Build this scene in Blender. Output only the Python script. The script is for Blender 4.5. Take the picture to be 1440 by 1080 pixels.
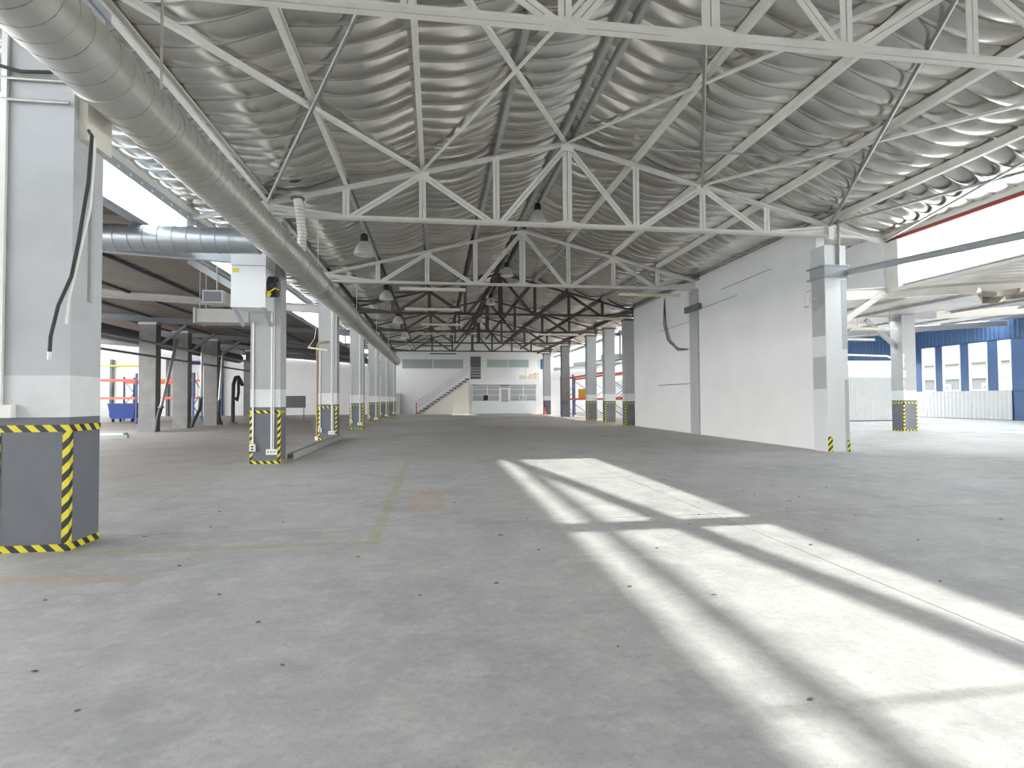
import bpy, math, random
from mathutils import Vector, Matrix
from math import sin, cos, pi

random.seed(7)
SC = bpy.context.scene
COL = SC.collection
for o in list(bpy.data.objects):
    bpy.data.objects.remove(o)

# ------------------------------------------------------------------ camera
FPX, YAW, PIT, ROL, CAMH = 779.78, .1369, .0272, .0061, 1.1714
Fv = Vector((sin(YAW) * cos(PIT), cos(YAW) * cos(PIT), sin(PIT)))
Rv = Vector((cos(YAW), -sin(YAW), 0))
Uv = Rv.cross(Fv)
R2 = Rv * cos(ROL) - Uv * sin(ROL)
U2 = Uv * cos(ROL) + Rv * sin(ROL)
cd = bpy.data.cameras.new('camera')
cd.sensor_width = 36
cd.lens = 36 * FPX / 1440
cd.clip_end = 500
cam = bpy.data.objects.new('camera', cd)
COL.objects.link(cam)
m = Matrix((R2, U2, -Fv)).transposed().to_4x4()
m.translation = Vector((0, 0, CAMH))
cam.matrix_world = m
SC.camera = cam

# ------------------------------------------------------------------ sky, sun, exposure
SC.view_settings.view_transform = 'Standard'
SC.view_settings.look = 'None'
SC.view_settings.gamma = 1
SC.view_settings.use_curve_mapping = False
SC.view_settings.exposure = 2.5
w = bpy.data.worlds.new('sky')
SC.world = w
w.use_nodes = True
nt = w.node_tree
nt.nodes.clear()
out = nt.nodes.new('ShaderNodeOutputWorld')
bg = nt.nodes.new('ShaderNodeBackground')
tc = nt.nodes.new('ShaderNodeTexCoord')
sx = nt.nodes.new('ShaderNodeSeparateXYZ')
rp = nt.nodes.new('ShaderNodeValToRGB')
nt.links.new(tc.outputs['Generated'], sx.inputs[0])
nt.links.new(sx.outputs['Z'], rp.inputs[0])
rp.color_ramp.elements[0].position = 0.0
rp.color_ramp.elements[0].color = (1, .985, .96, 1)
rp.color_ramp.elements[1].position = .9
rp.color_ramp.elements[1].color = (.80, .90, 1, 1)
nt.links.new(rp.outputs[0], bg.inputs[0])
bg.inputs[1].default_value = 1.9
nt.links.new(bg.outputs[0], out.inputs[0])
sd = bpy.data.lights.new('sun', 'SUN')
sd.energy = 2.0
sd.angle = math.radians(.55)
sd.color = (1, .95, .87)
sun = bpy.data.objects.new('sun', sd)
COL.objects.link(sun)
sun.rotation_euler = Vector((-1, -.012, -.52)).to_track_quat('-Z', 'Y').to_euler()

# ------------------------------------------------------------------ materials
MATS = {}


def new_mat(name):
    mt = bpy.data.materials.new(name)
    mt.use_nodes = True
    b = mt.node_tree.nodes['Principled BSDF']
    MATS[name] = mt
    return mt, mt.node_tree, b


def N(nt, typ, **kw):
    n = nt.nodes.new(typ)
    for k, v in kw.items():
        setattr(n, k, v)
    return n


def mth(nt, op, a, b=None, c=None):
    n = nt.nodes.new('ShaderNodeMath')
    n.operation = op
    for i, v in enumerate((a, b, c)):
        if v is None:
            continue
        if isinstance(v, (int, float)):
            n.inputs[i].default_value = v
        else:
            nt.links.new(v, n.inputs[i])
    return n.outputs[0]


def mixc(nt, fac, a, b):
    n = nt.nodes.new('ShaderNodeMix')
    n.data_type = 'RGBA'
    for i, v in ((0, fac), (6, a), (7, b)):
        if isinstance(v, (int, float)):
            n.inputs[i].default_value = v
        elif isinstance(v, tuple):
            n.inputs[i].default_value = (*v[:3], 1)
        else:
            nt.links.new(v, n.inputs[i])
    return n.outputs[2]


def noise(nt, vec, scale, detail=4, rough=.55):
    n = nt.nodes.new('ShaderNodeTexNoise')
    n.inputs['Scale'].default_value = scale
    n.inputs['Detail'].default_value = detail
    n.inputs['Roughness'].default_value = rough
    if vec is not None:
        nt.links.new(vec, n.inputs['Vector'])
    return n.outputs[0]


def ramp(nt, fac, p0, p1):
    n = nt.nodes.new('ShaderNodeMapRange')
    n.inputs[1].default_value = p0
    n.inputs[2].default_value = p1
    nt.links.new(fac, n.inputs[0])
    return n.outputs[0]


def simple(name, col, rough=.6, metal=0., var=.12, scale=6., bump=0., bscale=40., dirt=None):
    mt, nt, b = new_mat(name)
    pos = N(nt, 'ShaderNodeNewGeometry').outputs['Position']
    n = noise(nt, pos, scale)
    f = ramp(nt, n, .35, .7)
    dk = dirt or tuple(c * (1 - var * 2) for c in col)
    nt.links.new(mixc(nt, f, col, tuple(c * (1 - var) + d * var for c, d in zip(col, dk))), b.inputs['Base Color'])
    b.inputs['Roughness'].default_value = rough
    b.inputs['Metallic'].default_value = metal
    if bump:
        bn = N(nt, 'ShaderNodeBump')
        bn.inputs['Strength'].default_value = bump
        bn.inputs['Distance'].default_value = .02
        nt.links.new(noise(nt, pos, bscale), bn.inputs['Height'])
        nt.links.new(bn.outputs[0], b.inputs['Normal'])
    return mt


simple('white_steel', (.84, .825, .78), .5, var=.18, scale=3, dirt=(.45, .38, .28))
simple('dark_steel', (.10, .08, .07), .6, var=.3)
simple('mid_steel', (.42, .41, .39), .5, var=.2)
simple('grey_steel', (.42, .44, .47), .5, var=.15)
simple('bare_tube', (.42, .41, .39), .35, .7, var=.15)
simple('white_wall', (.88, .88, .88), .75, var=.12, scale=.9, dirt=(.5, .49, .47), bump=.15, bscale=6)
simple('cream_wall', (.78, .74, .66), .75, var=.1, scale=1)
simple('white_plastic', (.86, .85, .83), .4, var=.03)
simple('white_enamel', (.82, .84, .86), .35, var=.05)
simple('dusty_tube', (.80, .75, .58), .5, var=.1)
simple('black', (.02, .02, .022), .5, var=.1)
simple('rubber', (.035, .035, .04), .6, var=.2)
simple('red_paint', (.55, .09, .06), .5, var=.2)
simple('red_frame', (.36, .06, .05), .5, var=.2)
simple('rack_orange', (.85, .12, .05), .45, var=.12)
simple('rack_blue', (.02, .05, .20), .45, var=.2)
simple('blue_paint', (.025, .07, .30), .45, var=.2)
simple('blue_sheet', (.05, .11, .235), .45, var=.2, scale=1.5)
simple('yellow', (.75, .62, .04), .5, var=.1)
simple('ochre', (.80, .42, .06), .6, var=.15)
simple('cardboard', (.72, .58, .42), .8, var=.15)
simple('brown_pipe', (.36, .24, .12), .5, var=.25, scale=12)
simple('grey_paint', (.46, .47, .47), .6, var=.1)
simple('dark_grey', (.13, .14, .15), .6, var=.15)
simple('stair_dark', (.16, .13, .12), .6, var=.2)
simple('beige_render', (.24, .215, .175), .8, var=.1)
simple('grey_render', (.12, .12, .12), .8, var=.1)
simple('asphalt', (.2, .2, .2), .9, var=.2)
simple('blind_grey', (.42, .44, .44), .5, var=.1)
simple('blind_green', (.40, .48, .45), .4, var=.1)
simple('interior_dark', (.12, .12, .13), .6, var=.1)
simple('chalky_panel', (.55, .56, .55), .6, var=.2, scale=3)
simple('glass_dome', (.72, .72, .70), .15, .3, var=.15, scale=9)
simple('galvanized', (.60, .60, .57), .38, .75, var=.25, scale=2.5, dirt=(.40, .34, .24))
simple('galvanized_blue', (.44, .48, .52), .34, .8, var=.25, scale=3)
simple('seam', (.40, .38, .34), .5, .5, var=.2)
simple('tan_foil', (.52, .48, .42), .4, .6, var=.3, scale=5)

# crumpled foil lining
def foil(name, col, rough, metal, bstr):
    mt, nt, b = new_mat(name)
    pos = N(nt, 'ShaderNodeNewGeometry').outputs['Position']
    big = ramp(nt, noise(nt, pos, .8, 3), .3, .7)
    nt.links.new(mixc(nt, big, col, tuple(c * .72 for c in col)), b.inputs['Base Color'])
    b.inputs['Metallic'].default_value = metal
    r = mth(nt, 'MULTIPLY_ADD', ramp(nt, noise(nt, pos, 2.2, 4), .3, .7), .10, rough)
    nt.links.new(r, b.inputs['Roughness'])
    mp = N(nt, 'ShaderNodeMapping')
    mp.inputs['Scale'].default_value = (.5, 3.2, .5)
    nt.links.new(pos, mp.inputs[0])
    h1 = noise(nt, mp.outputs[0], 1.6, 5, .6)
    bn = N(nt, 'ShaderNodeBump')
    bn.inputs['Strength'].default_value = bstr
    bn.inputs['Distance'].default_value = .015
    nt.links.new(h1, bn.inputs['Height'])
    nt.links.new(bn.outputs[0], b.inputs['Normal'])


foil('foil', (.74, .715, .675), .17, .96, .13)
foil('foil_side', (.74, .72, .68), .32, .7, .5)
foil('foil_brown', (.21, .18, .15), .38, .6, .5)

# concrete floor with worn paint lines
mt, nt, b = new_mat('concrete')
pos = N(nt, 'ShaderNodeNewGeometry').outputs['Position']
sp = N(nt, 'ShaderNodeSeparateXYZ')
nt.links.new(pos, sp.inputs[0])
X_, Y_ = sp.outputs[0], sp.outputs[1]
n1 = noise(nt, pos, .55, 6, .6)
n2 = noise(nt, pos, 3.2, 6, .65)
n3 = noise(nt, pos, 26, 4, .7)
mps = N(nt, 'ShaderNodeMapping')
mps.inputs['Rotation'].default_value = (0, 0, .5)
mps.inputs['Scale'].default_value = (1.2, 5, 1)
nt.links.new(pos, mps.inputs[0])
n4 = noise(nt, mps.outputs[0], 2.0, 5, .6)
c1 = mixc(nt, ramp(nt, n1, .32, .68), (.53, .52, .505), (.40, .395, .395))
c2 = mixc(nt, mth(nt, 'MULTIPLY', ramp(nt, n2, .45, .68), .75), c1, (.62, .61, .585))
c3 = mixc(nt, mth(nt, 'MULTIPLY', ramp(nt, n4, .52, .72), .22), c2, (.30, .285, .27))
c4 = mixc(nt, mth(nt, 'MULTIPLY', ramp(nt, n3, .50, .72), .42), c3, (.28, .275, .27))
c4 = mixc(nt, mth(nt, 'MULTIPLY', ramp(nt, noise(nt, pos, 11, 6, .7), .52, .70), .5), c4, (.66, .65, .635))
c4 = mixc(nt, mth(nt, 'MULTIPLY', ramp(nt, noise(nt, pos, 70, 3, .7), .52, .70), .28), c4, (.25, .245, .24))
mp2 = N(nt, 'ShaderNodeMapping')
mp2.inputs['Rotation'].default_value = (0, 0, 1.1)
mp2.inputs['Scale'].default_value = (1, 22, 1)
nt.links.new(pos, mp2.inputs[0])
c4 = mixc(nt, mth(nt, 'MULTIPLY', ramp(nt, noise(nt, mp2.outputs[0], 2.6, 4, .7), .63, .70), .30), c4, (.66, .65, .63))
mp3 = N(nt, 'ShaderNodeMapping')
mp3.inputs['Rotation'].default_value = (0, 0, -.35)
mp3.inputs['Scale'].default_value = (1, 26, 1)
nt.links.new(pos, mp3.inputs[0])
c4 = mixc(nt, mth(nt, 'MULTIPLY', ramp(nt, noise(nt, mp3.outputs[0], 2.1, 4, .7), .62, .70), .28), c4, (.30, .29, .28))
c4 = mixc(nt, mth(nt, 'MULTIPLY', ramp(nt, noise(nt, pos, 1.1, 8, .72), .52, .68), .5), c4, (.33, .325, .325))
# brown dust toward the left bay and the far half of the hall
dust = mth(nt, 'MULTIPLY', ramp(nt, noise(nt, pos, .25, 4), .40, .66), .42)
dist = ramp(nt, mth(nt, 'SUBTRACT', Y_, mth(nt, 'MULTIPLY', X_, .9)), 8, 19)
c4 = mixc(nt, mth(nt, 'MULTIPLY', mth(nt, 'ADD', dust, .28), dist), c4, (.27, .225, .18))


def rect(x0, x1, y0, y1):
    a = mth(nt, 'MULTIPLY', mth(nt, 'GREATER_THAN', X_, x0), mth(nt, 'LESS_THAN', X_, x1))
    c = mth(nt, 'MULTIPLY', mth(nt, 'GREATER_THAN', Y_, y0), mth(nt, 'LESS_THAN', Y_, y1))
    return mth(nt, 'MULTIPLY', a, c)


wear = ramp(nt, noise(nt, pos, 7, 5, .7), .33, .6)
yl = mth(nt, 'MAXIMUM', rect(-.57, -.47, 4.66, 10.8), rect(-2.95, -.47, 4.66, 4.77))
c5 = mixc(nt, mth(nt, 'MULTIPLY', mth(nt, 'MULTIPLY', yl, wear), .62), c4, (.44, .37, .16))
c5b = mixc(nt, mth(nt, 'MULTIPLY', mth(nt, 'MULTIPLY', rect(-.3, .1, 6.0, 7.25), wear), .45), c5, (.55, .33, .17))
rust = mth(nt, 'MULTIPLY', rect(-3.6, -1.9, 3.95, 4.16), ramp(nt, n2, .4, .62))
c6 = mixc(nt, mth(nt, 'MULTIPLY', rust, .7), c5b, (.50, .33, .20))
nt.links.new(c6, b.inputs['Base Color'])
nt.links.new(mth(nt, 'MULTIPLY_ADD', n2, .3, .42), b.inputs['Roughness'])
bn = N(nt, 'ShaderNodeBump')
bn.inputs['Strength'].default_value = .12
bn.inputs['Distance'].default_value = .01
nt.links.new(n3, bn.inputs['Height'])
nt.links.new(bn.outputs[0], b.inputs['Normal'])
simple('joint', (.12, .11, .10), .9, var=.2)


# painted columns: dark grey plinth, white band, light grey above (paint heights are on the columns themselves)
def column_mat(name, up, white_hi=1.38, plinth=(.135, .15, .175)):
    mt, nt, b = new_mat(name)
    pos = N(nt, 'ShaderNodeNewGeometry').outputs['Position']
    sp = N(nt, 'ShaderNodeSeparateXYZ')
    nt.links.new(pos, sp.inputs[0])
    z = sp.outputs[2]
    c = mixc(nt, mth(nt, 'GREATER_THAN', z, white_hi), (.72, .73, .74), up)
    c = mixc(nt, mth(nt, 'LESS_THAN', z, 1.05), c, plinth)
    f = mth(nt, 'MULTIPLY', ramp(nt, noise(nt, pos, 2.5, 5), .45, .75), .25)
    c = mixc(nt, f, c, (.30, .29, .27))
    nt.links.new(c, b.inputs['Base Color'])
    b.inputs['Roughness'].default_value = .55


column_mat('column_paint', (.43, .44, .44))
column_mat('column_light', (.52, .535, .555))
column_mat('column_dark', (.20, .20, .205), 1.04)
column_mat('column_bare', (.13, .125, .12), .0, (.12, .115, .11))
simple('pier_white', (.74, .75, .76), .6, var=.12, scale=2, dirt=(.45, .45, .44))

# black and yellow hazard stripes
mt, nt, b = new_mat('hazard')
pos = N(nt, 'ShaderNodeNewGeometry').outputs['Position']
sp = N(nt, 'ShaderNodeSeparateXYZ')
nt.links.new(pos, sp.inputs[0])
s = mth(nt, 'ADD', mth(nt, 'ADD', sp.outputs[0], sp.outputs[1]), mth(nt, 'MULTIPLY', sp.outputs[2], -1))
fr = mth(nt, 'FRACT', mth(nt, 'DIVIDE', s, .125))
nt.links.new(mixc(nt, mth(nt, 'GREATER_THAN', fr, .5), (.78, .68, .03), (.025, .025, .022)), b.inputs['Base Color'])
b.inputs['Roughness'].default_value = .45

mt, nt, b = new_mat('hazard_band')
pos = N(nt, 'ShaderNodeNewGeometry').outputs['Position']
sp = N(nt, 'ShaderNodeSeparateXYZ')
nt.links.new(pos, sp.inputs[0])
s = mth(nt, 'ADD', mth(nt, 'ADD', sp.outputs[0], sp.outputs[1]), sp.outputs[2])
fr = mth(nt, 'FRACT', mth(nt, 'DIVIDE', s, .125))
nt.links.new(mixc(nt, mth(nt, 'GREATER_THAN', fr, .5), (.78, .68, .03), (.025, .025, .022)), b.inputs['Base Color'])
b.inputs['Roughness'].default_value = .45

# window glass: thin, mostly clear pane
mt, nt, b = new_mat('glass')
o_ = nt.nodes['Material Output']
tr = N(nt, 'ShaderNodeBsdfTransparent')
tr.inputs[0].default_value = (.93, .96, .97, 1)
gl = N(nt, 'ShaderNodeBsdfGlossy')
gl.inputs['Roughness'].default_value = .05
mx = N(nt, 'ShaderNodeMixShader')
mx.inputs[0].default_value = .06
nt.links.new(tr.outputs[0], mx.inputs[1])
nt.links.new(gl.outputs[0], mx.inputs[2])
nt.links.new(mx.outputs[0], o_.inputs[0])


# frosted polycarbonate: lets diffuse daylight through
mt, nt, b = new_mat('frosted')
o_ = nt.nodes['Material Output']
tl = N(nt, 'ShaderNodeBsdfTranslucent')
tl.inputs[0].default_value = (.88, .90, .90, 1)
df = N(nt, 'ShaderNodeBsdfDiffuse')
df.inputs[0].default_value = (.8, .82, .82, 1)
mx = N(nt, 'ShaderNodeMixShader')
mx.inputs[0].default_value = .25
nt.links.new(tl.outputs[0], mx.inputs[1])
nt.links.new(df.outputs[0], mx.inputs[2])
nt.links.new(mx.outputs[0], o_.inputs[0])


# ------------------------------------------------------------------ mesh helpers
class MB:
    def __init__(s):
        s.v = []
        s.f = []

    def add(s, vs, fs):
        k = len(s.v)
        s.v += [tuple(x) for x in vs]
        s.f += [tuple(i + k for i in f) for f in fs]
        return s

    def box(s, x0, x1, y0, y1, z0, z1):
        return s.add([(x0, y0, z0), (x1, y0, z0), (x1, y1, z0), (x0, y1, z0), (x0, y0, z1), (x1, y0, z1), (x1, y1, z1), (x0, y1, z1)],
                     [(0, 3, 2, 1), (4, 5, 6, 7), (0, 1, 5, 4), (1, 2, 6, 5), (2, 3, 7, 6), (3, 0, 4, 7)])

    def ext(s, p, q, poly, up=(0, 0, 1)):
        p, q = Vector(p), Vector(q)
        d = (q - p).normalized()
        u = Vector(up)
        if abs(d.dot(u)) > .99:
            u = Vector((1, 0, 0)) if abs(d.x) < .9 else Vector((0, 1, 0))
        sd = d.cross(u).normalized()
        uu = sd.cross(d)
        n = len(poly)
        vs = [c + sd * a + uu * b_ for c in (p, q) for a, b_ in poly]
        fs = [tuple(range(n))[::-1], tuple(range(n, 2 * n))]
        fs += [(i, (i + 1) % n, n + (i + 1) % n, n + i) for i in range(n)]
        return s.add(vs, fs)

    def bar(s, p, q, w, h, up=(0, 0, 1)):
        return s.ext(p, q, [(-w / 2, -h / 2), (w / 2, -h / 2), (w / 2, h / 2), (-w / 2, h / 2)], up)

    def angle(s, p, q, a=.07, t=.01, flip=1, off=0, up=(0, 0, 1)):
        pl = [(0, 0), (a, 0), (a, t), (t, t), (t, a), (0, a)]
        pl = [((x + off) * flip, y) for x, y in pl]
        if flip < 0:
            pl = pl[::-1]
        return s.ext(p, q, pl, up)

    def pair(s, p, q, a=.07, t=.01, up=(0, 0, 1)):
        s.angle(p, q, a, t, 1, .006, up)
        return s.angle(p, q, a, t, -1, .006, up)

    def tube(s, pts, r, n=10, cap=True):
        pts = [Vector(p) for p in pts]
        k0 = len(s.v)
        ref = None
        for i, p in enumerate(pts):
            d = ((pts[i + 1] if i + 1 < len(pts) else p) - (pts[i - 1] if i else p)).normalized()
            if ref is None:
                ref = Vector((0, 0, 1)) if abs(d.z) < .9 else Vector((1, 0, 0))
            a = d.cross(ref).normalized()
            b_ = a.cross(d).normalized()
            ref = b_
            rr = r[i] if isinstance(r, (list, tuple)) else r
            for j in range(n):
                t = 2 * pi * j / n
                s.v.append(tuple(p + a * cos(t) * rr + b_ * sin(t) * rr))
        for i in range(len(pts) - 1):
            for j in range(n):
                a0 = k0 + i * n + j
                a1 = k0 + i * n + (j + 1) % n
                s.f.append((a0, a1, a1 + n, a0 + n))
        if cap:
            s.f.append(tuple(k0 + j for j in range(n))[::-1])
            s.f.append(tuple(k0 + (len(pts) - 1) * n + j for j in range(n)))
        return s

    def lathe(s, c, prof, n=20):
        k0 = len(s.v)
        for r, z in prof:
            for j in range(n):
                t = 2 * pi * j / n
                s.v.append((c[0] + r * cos(t), c[1] + r * sin(t), c[2] + z))
        for i in range(len(prof) - 1):
            for j in range(n):
                a0 = k0 + i * n + j
                a1 = k0 + i * n + (j + 1) % n
                s.f.append((a0, a1, a1 + n, a0 + n))
        return s

    def build(s, name, mat, parent=None, smooth=False, loc=None):
        me = bpy.data.meshes.new(name)
        me.from_pydata(s.v, [], s.f)
        me.update()
        if smooth:
            me.polygons.foreach_set('use_smooth', [True] * len(me.polygons))
            try:
                me.set_sharp_from_angle(angle=.7)
            except Exception:
                pass
        me.materials.append(MATS[mat])
        o = bpy.data.objects.new(name, me)
        COL.objects.link(o)
        if loc:
            o.location = loc
        if parent:
            o.parent = parent
        return o


def tag(o, label=None, cat=None, group=None, kind=None):
    for k, v in (('label', label), ('category', cat), ('group', group), ('kind', kind)):
        if v:
            o[k] = v
    return o


def empty(name, loc, label=None, cat=None, group=None, kind=None, rz=0):
    o = bpy.data.objects.new(name, None)
    o.empty_display_size = .1
    COL.objects.link(o)
    o.location = loc
    o.rotation_euler = (0, 0, rz)
    return tag(o, label, cat, group, kind)


def copy_tree(o, parent=None):
    c = o.copy()
    COL.objects.link(c)
    c.parent = parent
    for ch in o.children:
        copy_tree(ch, c)
    return c


def bx(name, mat, x0, x1, y0, y1, z0, z1, parent=None):
    return MB().box(x0, x1, y0, y1, z0, z1).build(name, mat, parent)


ORD = ['first', 'second', 'third', 'fourth', 'fifth', 'sixth', 'seventh', 'eighth', 'ninth', 'tenth']

# ------------------------------------------------------------------ ground, floor slabs
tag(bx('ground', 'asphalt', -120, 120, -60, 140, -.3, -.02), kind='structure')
fl = tag(bx('floor', 'joint', -27, 27.9, -9, 46.4, -.15, -.012), kind='structure')
xs = [-27, -21, -15, -9.2, -3.2, 2.77, 8.8, 14.8, 20.8, 27.9]
ys = [-9, -6.7, -.7, 5.3, 11.3, 17.3, 23.3, 29.3, 35.3, 41.3, 46.4]
G_ = .005
for i in range(len(xs) - 1):
    for j in range(len(ys) - 1):
        bx('slab', 'concrete', xs[i] + G_, xs[i + 1] - G_, ys[j] + G_, ys[j + 1] - G_, -.013, 0, fl)

# ------------------------------------------------------------------ roof of the main hall
XC, XL, XR = 2.7, -3.2, 8.6
HALF = 5.9
Z0, ZR = 4.95, 6.45
SL = (ZR - Z0) / HALF
EAVL, EAVR = -4.65, 10.05
YT = [5.05 + 6 * k for k in range(7)]
NODE = [XL + HALF / 4 * i for i in range(9)]


def zt(x):
    return ZR - SL * abs(x - XC)


YN, YF = -6.95, 46.4
# irregular seams of the foil lining
seams = [YN]
while seams[-1] < YF:
    seams.append(seams[-1] + random.uniform(.33, .43))
amp = [random.uniform(.07, .13) for _ in seams]
for sgn, xe in ((-1, EAVL), (1, EAVR)):
    root = MB()
    ztop = lambda x: zt(x) + .33
    root.add([(XC, YN, ztop(XC)), (xe, YN, ztop(xe)), (xe, YF, ztop(xe)), (XC, YF, ztop(XC)),
              (XC, YN, ztop(XC) + .06), (xe, YN, ztop(xe) + .06), (xe, YF, ztop(xe) + .06), (XC, YF, ztop(XC) + .06)],
             [(0, 1, 2, 3), (4, 7, 6, 5), (0, 4, 5, 1), (1, 5, 6, 2), (2, 6, 7, 3), (3, 7, 4, 0)])
    rf = tag(root.build('ceiling', 'grey_steel'), kind='structure')
    fm = MB()
    nx = 40
    rows = []
    yv = []
    for i in range(len(seams) - 1):
        for t in (0, .05, .14, .26, .40, .55, .70, .83, .93):
            yv.append((seams[i] + t * (seams[i + 1] - seams[i]), amp[i] * abs(sin(pi * t)) ** .6, i))
    pan = HALF / 4
    ph = [random.uniform(-.02, .02) for _ in range(400)]
    for (y, a, i) in yv:
        for k in range(nx + 1):
            d = abs(xe - XC) * k / nx
            x = XC + sgn * d
            fr = (d / pan) % 1.0
            sag = sin(pi * fr)
            z = zt(x) + .235 - .07 * sag - a * (.35 + .65 * sag * (.85 + .15 * sin(i * 2.1 + int(d / pan) * 1.9))) + .006 * sin(5 * x + i * 1.7) * sag
            # seams wander a little in plan
            fm.v.append((x, y + .035 * sin(pi * fr), z))
    W = nx + 1
    for r in range(len(yv) - 1):
        for k in range(nx):
            fm.f.append((r * W + k, r * W + k + 1, (r + 1) * W + k + 1, (r + 1) * W + k))
    fm.build('foil_lining', 'foil', rf, True)

# purlins: lipped channels on every truss node, six-metre lengths
PUR = [(-.04, -.07), (.04, -.07), (.04, -.045), (.03, -.045), (.03, -.06), (-.03, -.06), (-.03, .06), (.03, .06), (.03, .045), (.04, .045), (.04, .07), (-.04, .07)]
pm = {}
for mat in ('white_steel', 'dark_steel', 'mid_steel'):
    o = MB().ext((0, .01, 0), (0, 5.99, 0), PUR).build('purlin', mat)
    pm[mat] = o.data
    bpy.data.objects.remove(o)
lines = [(NODE[i], 0) for i in range(9) if i != 4] + [(XC - .13, 0), (XC + .13, 0)]
for li, (x, _) in enumerate(lines):
    for k in range(-2, 7):
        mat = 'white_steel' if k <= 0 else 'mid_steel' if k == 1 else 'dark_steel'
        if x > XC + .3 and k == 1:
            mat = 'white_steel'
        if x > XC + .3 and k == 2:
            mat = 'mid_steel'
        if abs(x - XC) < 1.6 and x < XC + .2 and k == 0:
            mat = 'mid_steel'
        o = bpy.data.objects.new('purlin', pm[mat])
        COL.objects.link(o)
        ln = 1.0
        y = YT[0] + 6 * k
        if k == 6:
            ln = (YF - y - .02) / 6
        o.location = (x, y, zt(x) + .115)
        o.scale = (1, ln, 1)
        cn = {'white_steel': 'cream', 'mid_steel': 'grey', 'dark_steel': 'dark brown'}[mat]
        nb_ = ORD[6 - k]
        if abs(x - XC) < .3:
            where = 'duct-side one of the ridge pair' if x < XC else 'wall-side one of the ridge pair'
        else:
            up_ = round((HALF - abs(x - XC)) / (HALF / 4))
            where = f'{ORD[up_]} above the eave ' + ('over the duct' if x < XC else 'over the partition')
        tag(o, f'{cn} purlin, {where}, {nb_} bay from the staircase wall', 'purlin', 'purlins under the foil lining')


# trusses
def make_truss(mat, far):
    root = empty('roof_truss', (XC, 0, 4.7))
    L = lambda x, z: (x - XC, 0, z - 4.7)
    zb = 4.70
    a = .075
    def P_(name, mb):
        return mb.build(name, mat, root)
    P_('bottom_chord', MB().pair(L(XL, zb), L(XR, zb), a, .012))
    P_('eave_strut', MB().angle(L(XR + .01, zb), L(EAVR - .1, zb - .02), .06, .01))
    for x in (XL, XR):
        P_('top_chord', MB().pair(L(x, zt(x) - .04), L(XC, zt(XC) - .04), a, .012))
    for x0, x1 in ((XL, EAVL), (XR, EAVR)):
        P_('eave_rafter', MB().pair(L(x0, zt(x0) - .03), L(x1, zt(x1) - .03), .06, .01))
    for i in range(1, 8):
        w_ = .09 if i == 4 else .06
        mbp = MB().pair(L(NODE[i], zb + .04), L(NODE[i], zt(NODE[i]) - .03), w_, .01, (0, 1, 0))
        P_('post', mbp)
    for x in (XL, XR):
        P_('end_post', MB().box(x - XC - .06, x - XC + .06, -.06, .06, -.06, zt(x) - 4.7 + .03))
    for t, b_ in ((0, 1), (2, 1), (2, 3), (4, 3), (4, 5), (6, 5), (6, 7), (8, 7)):
        x0, x1 = NODE[t], NODE[b_] + (.10 if NODE[t] > NODE[b_] else -.10)
        P_('diagonal', MB().pair(L(x0, zt(x0) - .06), L(x1, zb + .04), .055, .009, (0, 1, 0)))
    for i in (0, 2, 4, 6, 8):
        P_('gusset_plate', MB().box(NODE[i] - XC - .13, NODE[i] - XC + .13, -.006, .006, zt(NODE[i]) - 4.7 - .16, zt(NODE[i]) - 4.7 + .03))
    g = MB()
    g.add([(-.42, -.006, .0), (.42, -.006, .0), (.42, -.006, .05), (.1, -.006, .13), (-.1, -.006, .13), (-.42, -.006, .05),
           (-.42, .006, .0), (.42, .006, .0), (.42, .006, .05), (.1, .006, .13), (-.1, .006, .13), (-.42, .006, .05)],
          [(0, 1, 2, 3, 4, 5), (11, 10, 9, 8, 7, 6)] + [(i, 6 + i, 6 + (i + 1) % 6, (i + 1) % 6) for i in range(6)])
    P_('gusset_plate', g)
    for i in (3, 5):
        P_('gusset_plate', MB().box(NODE[i] - XC - .2, NODE[i] - XC + .2, -.006, .006, .0, .1))
    return root


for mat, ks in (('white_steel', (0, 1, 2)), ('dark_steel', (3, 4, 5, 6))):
    proto = make_truss(mat, mat == 'dark_steel')
    for n_, k in enumerate(ks):
        o = proto if n_ == 0 else copy_tree(proto)
        o.location = (XC, YT[k], 4.7)
        cn = 'cream-white' if mat == 'white_steel' else 'dark brown'
        tag(o, f'{cn} lattice roof truss, {ORD[6 - k]} from the wall with the staircase', 'truss', f'{cn} roof trusses')

# wind bracing in the roof plane between the two trusses nearest the sun patches
def nd(i, k, dz=-.02):
    return (NODE[i], YT[k], zt(NODE[i]) + dz)


for a_, b_, tube_ in ((0, 2, 1), (2, 0, 0), (2, 4, 0), (4, 2, 0), (4, 6, 0), (6, 4, 1), (6, 8, 0), (8, 6, 1)):
    p, q = Vector(nd(a_, 1)), Vector(nd(b_, 0))
    mb = MB()
    kind = 'round grey tube' if tube_ else 'cream angle-iron'
    if tube_:
        mb.tube([p, q], .032, 10)
    else:
        mb.angle(p, q, .065, .008)
    nm = {0: 'duct-side eave', 2: 'duct-side mid-slope', 4: 'ridge', 6: 'wall-side mid-slope', 8: 'wall-side eave'}
    tag(mb.build('roof_brace', 'bare_tube' if tube_ else 'white_steel', None, bool(tube_)),
        f'{kind} brace from sixth truss {nm[a_]} to seventh truss {nm[b_]}', 'brace', 'roof braces between two trusses')
for p, q in (((XR, YT[1], 4.93), (EAVR - .1, YT[0], 4.6)), ((EAVR - .1, YT[1], 4.62), (XR, YT[0], 4.9))):
    tag(MB().angle(p, q, .06, .008).build('roof_brace', 'mid_steel'), 'grey brace under the clerestory eave, ' + ('starting' if p[0] < 9 else 'ending') + ' at the corner pier bay truss seat', 'brace', 'eave braces by the clerestory')
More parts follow.
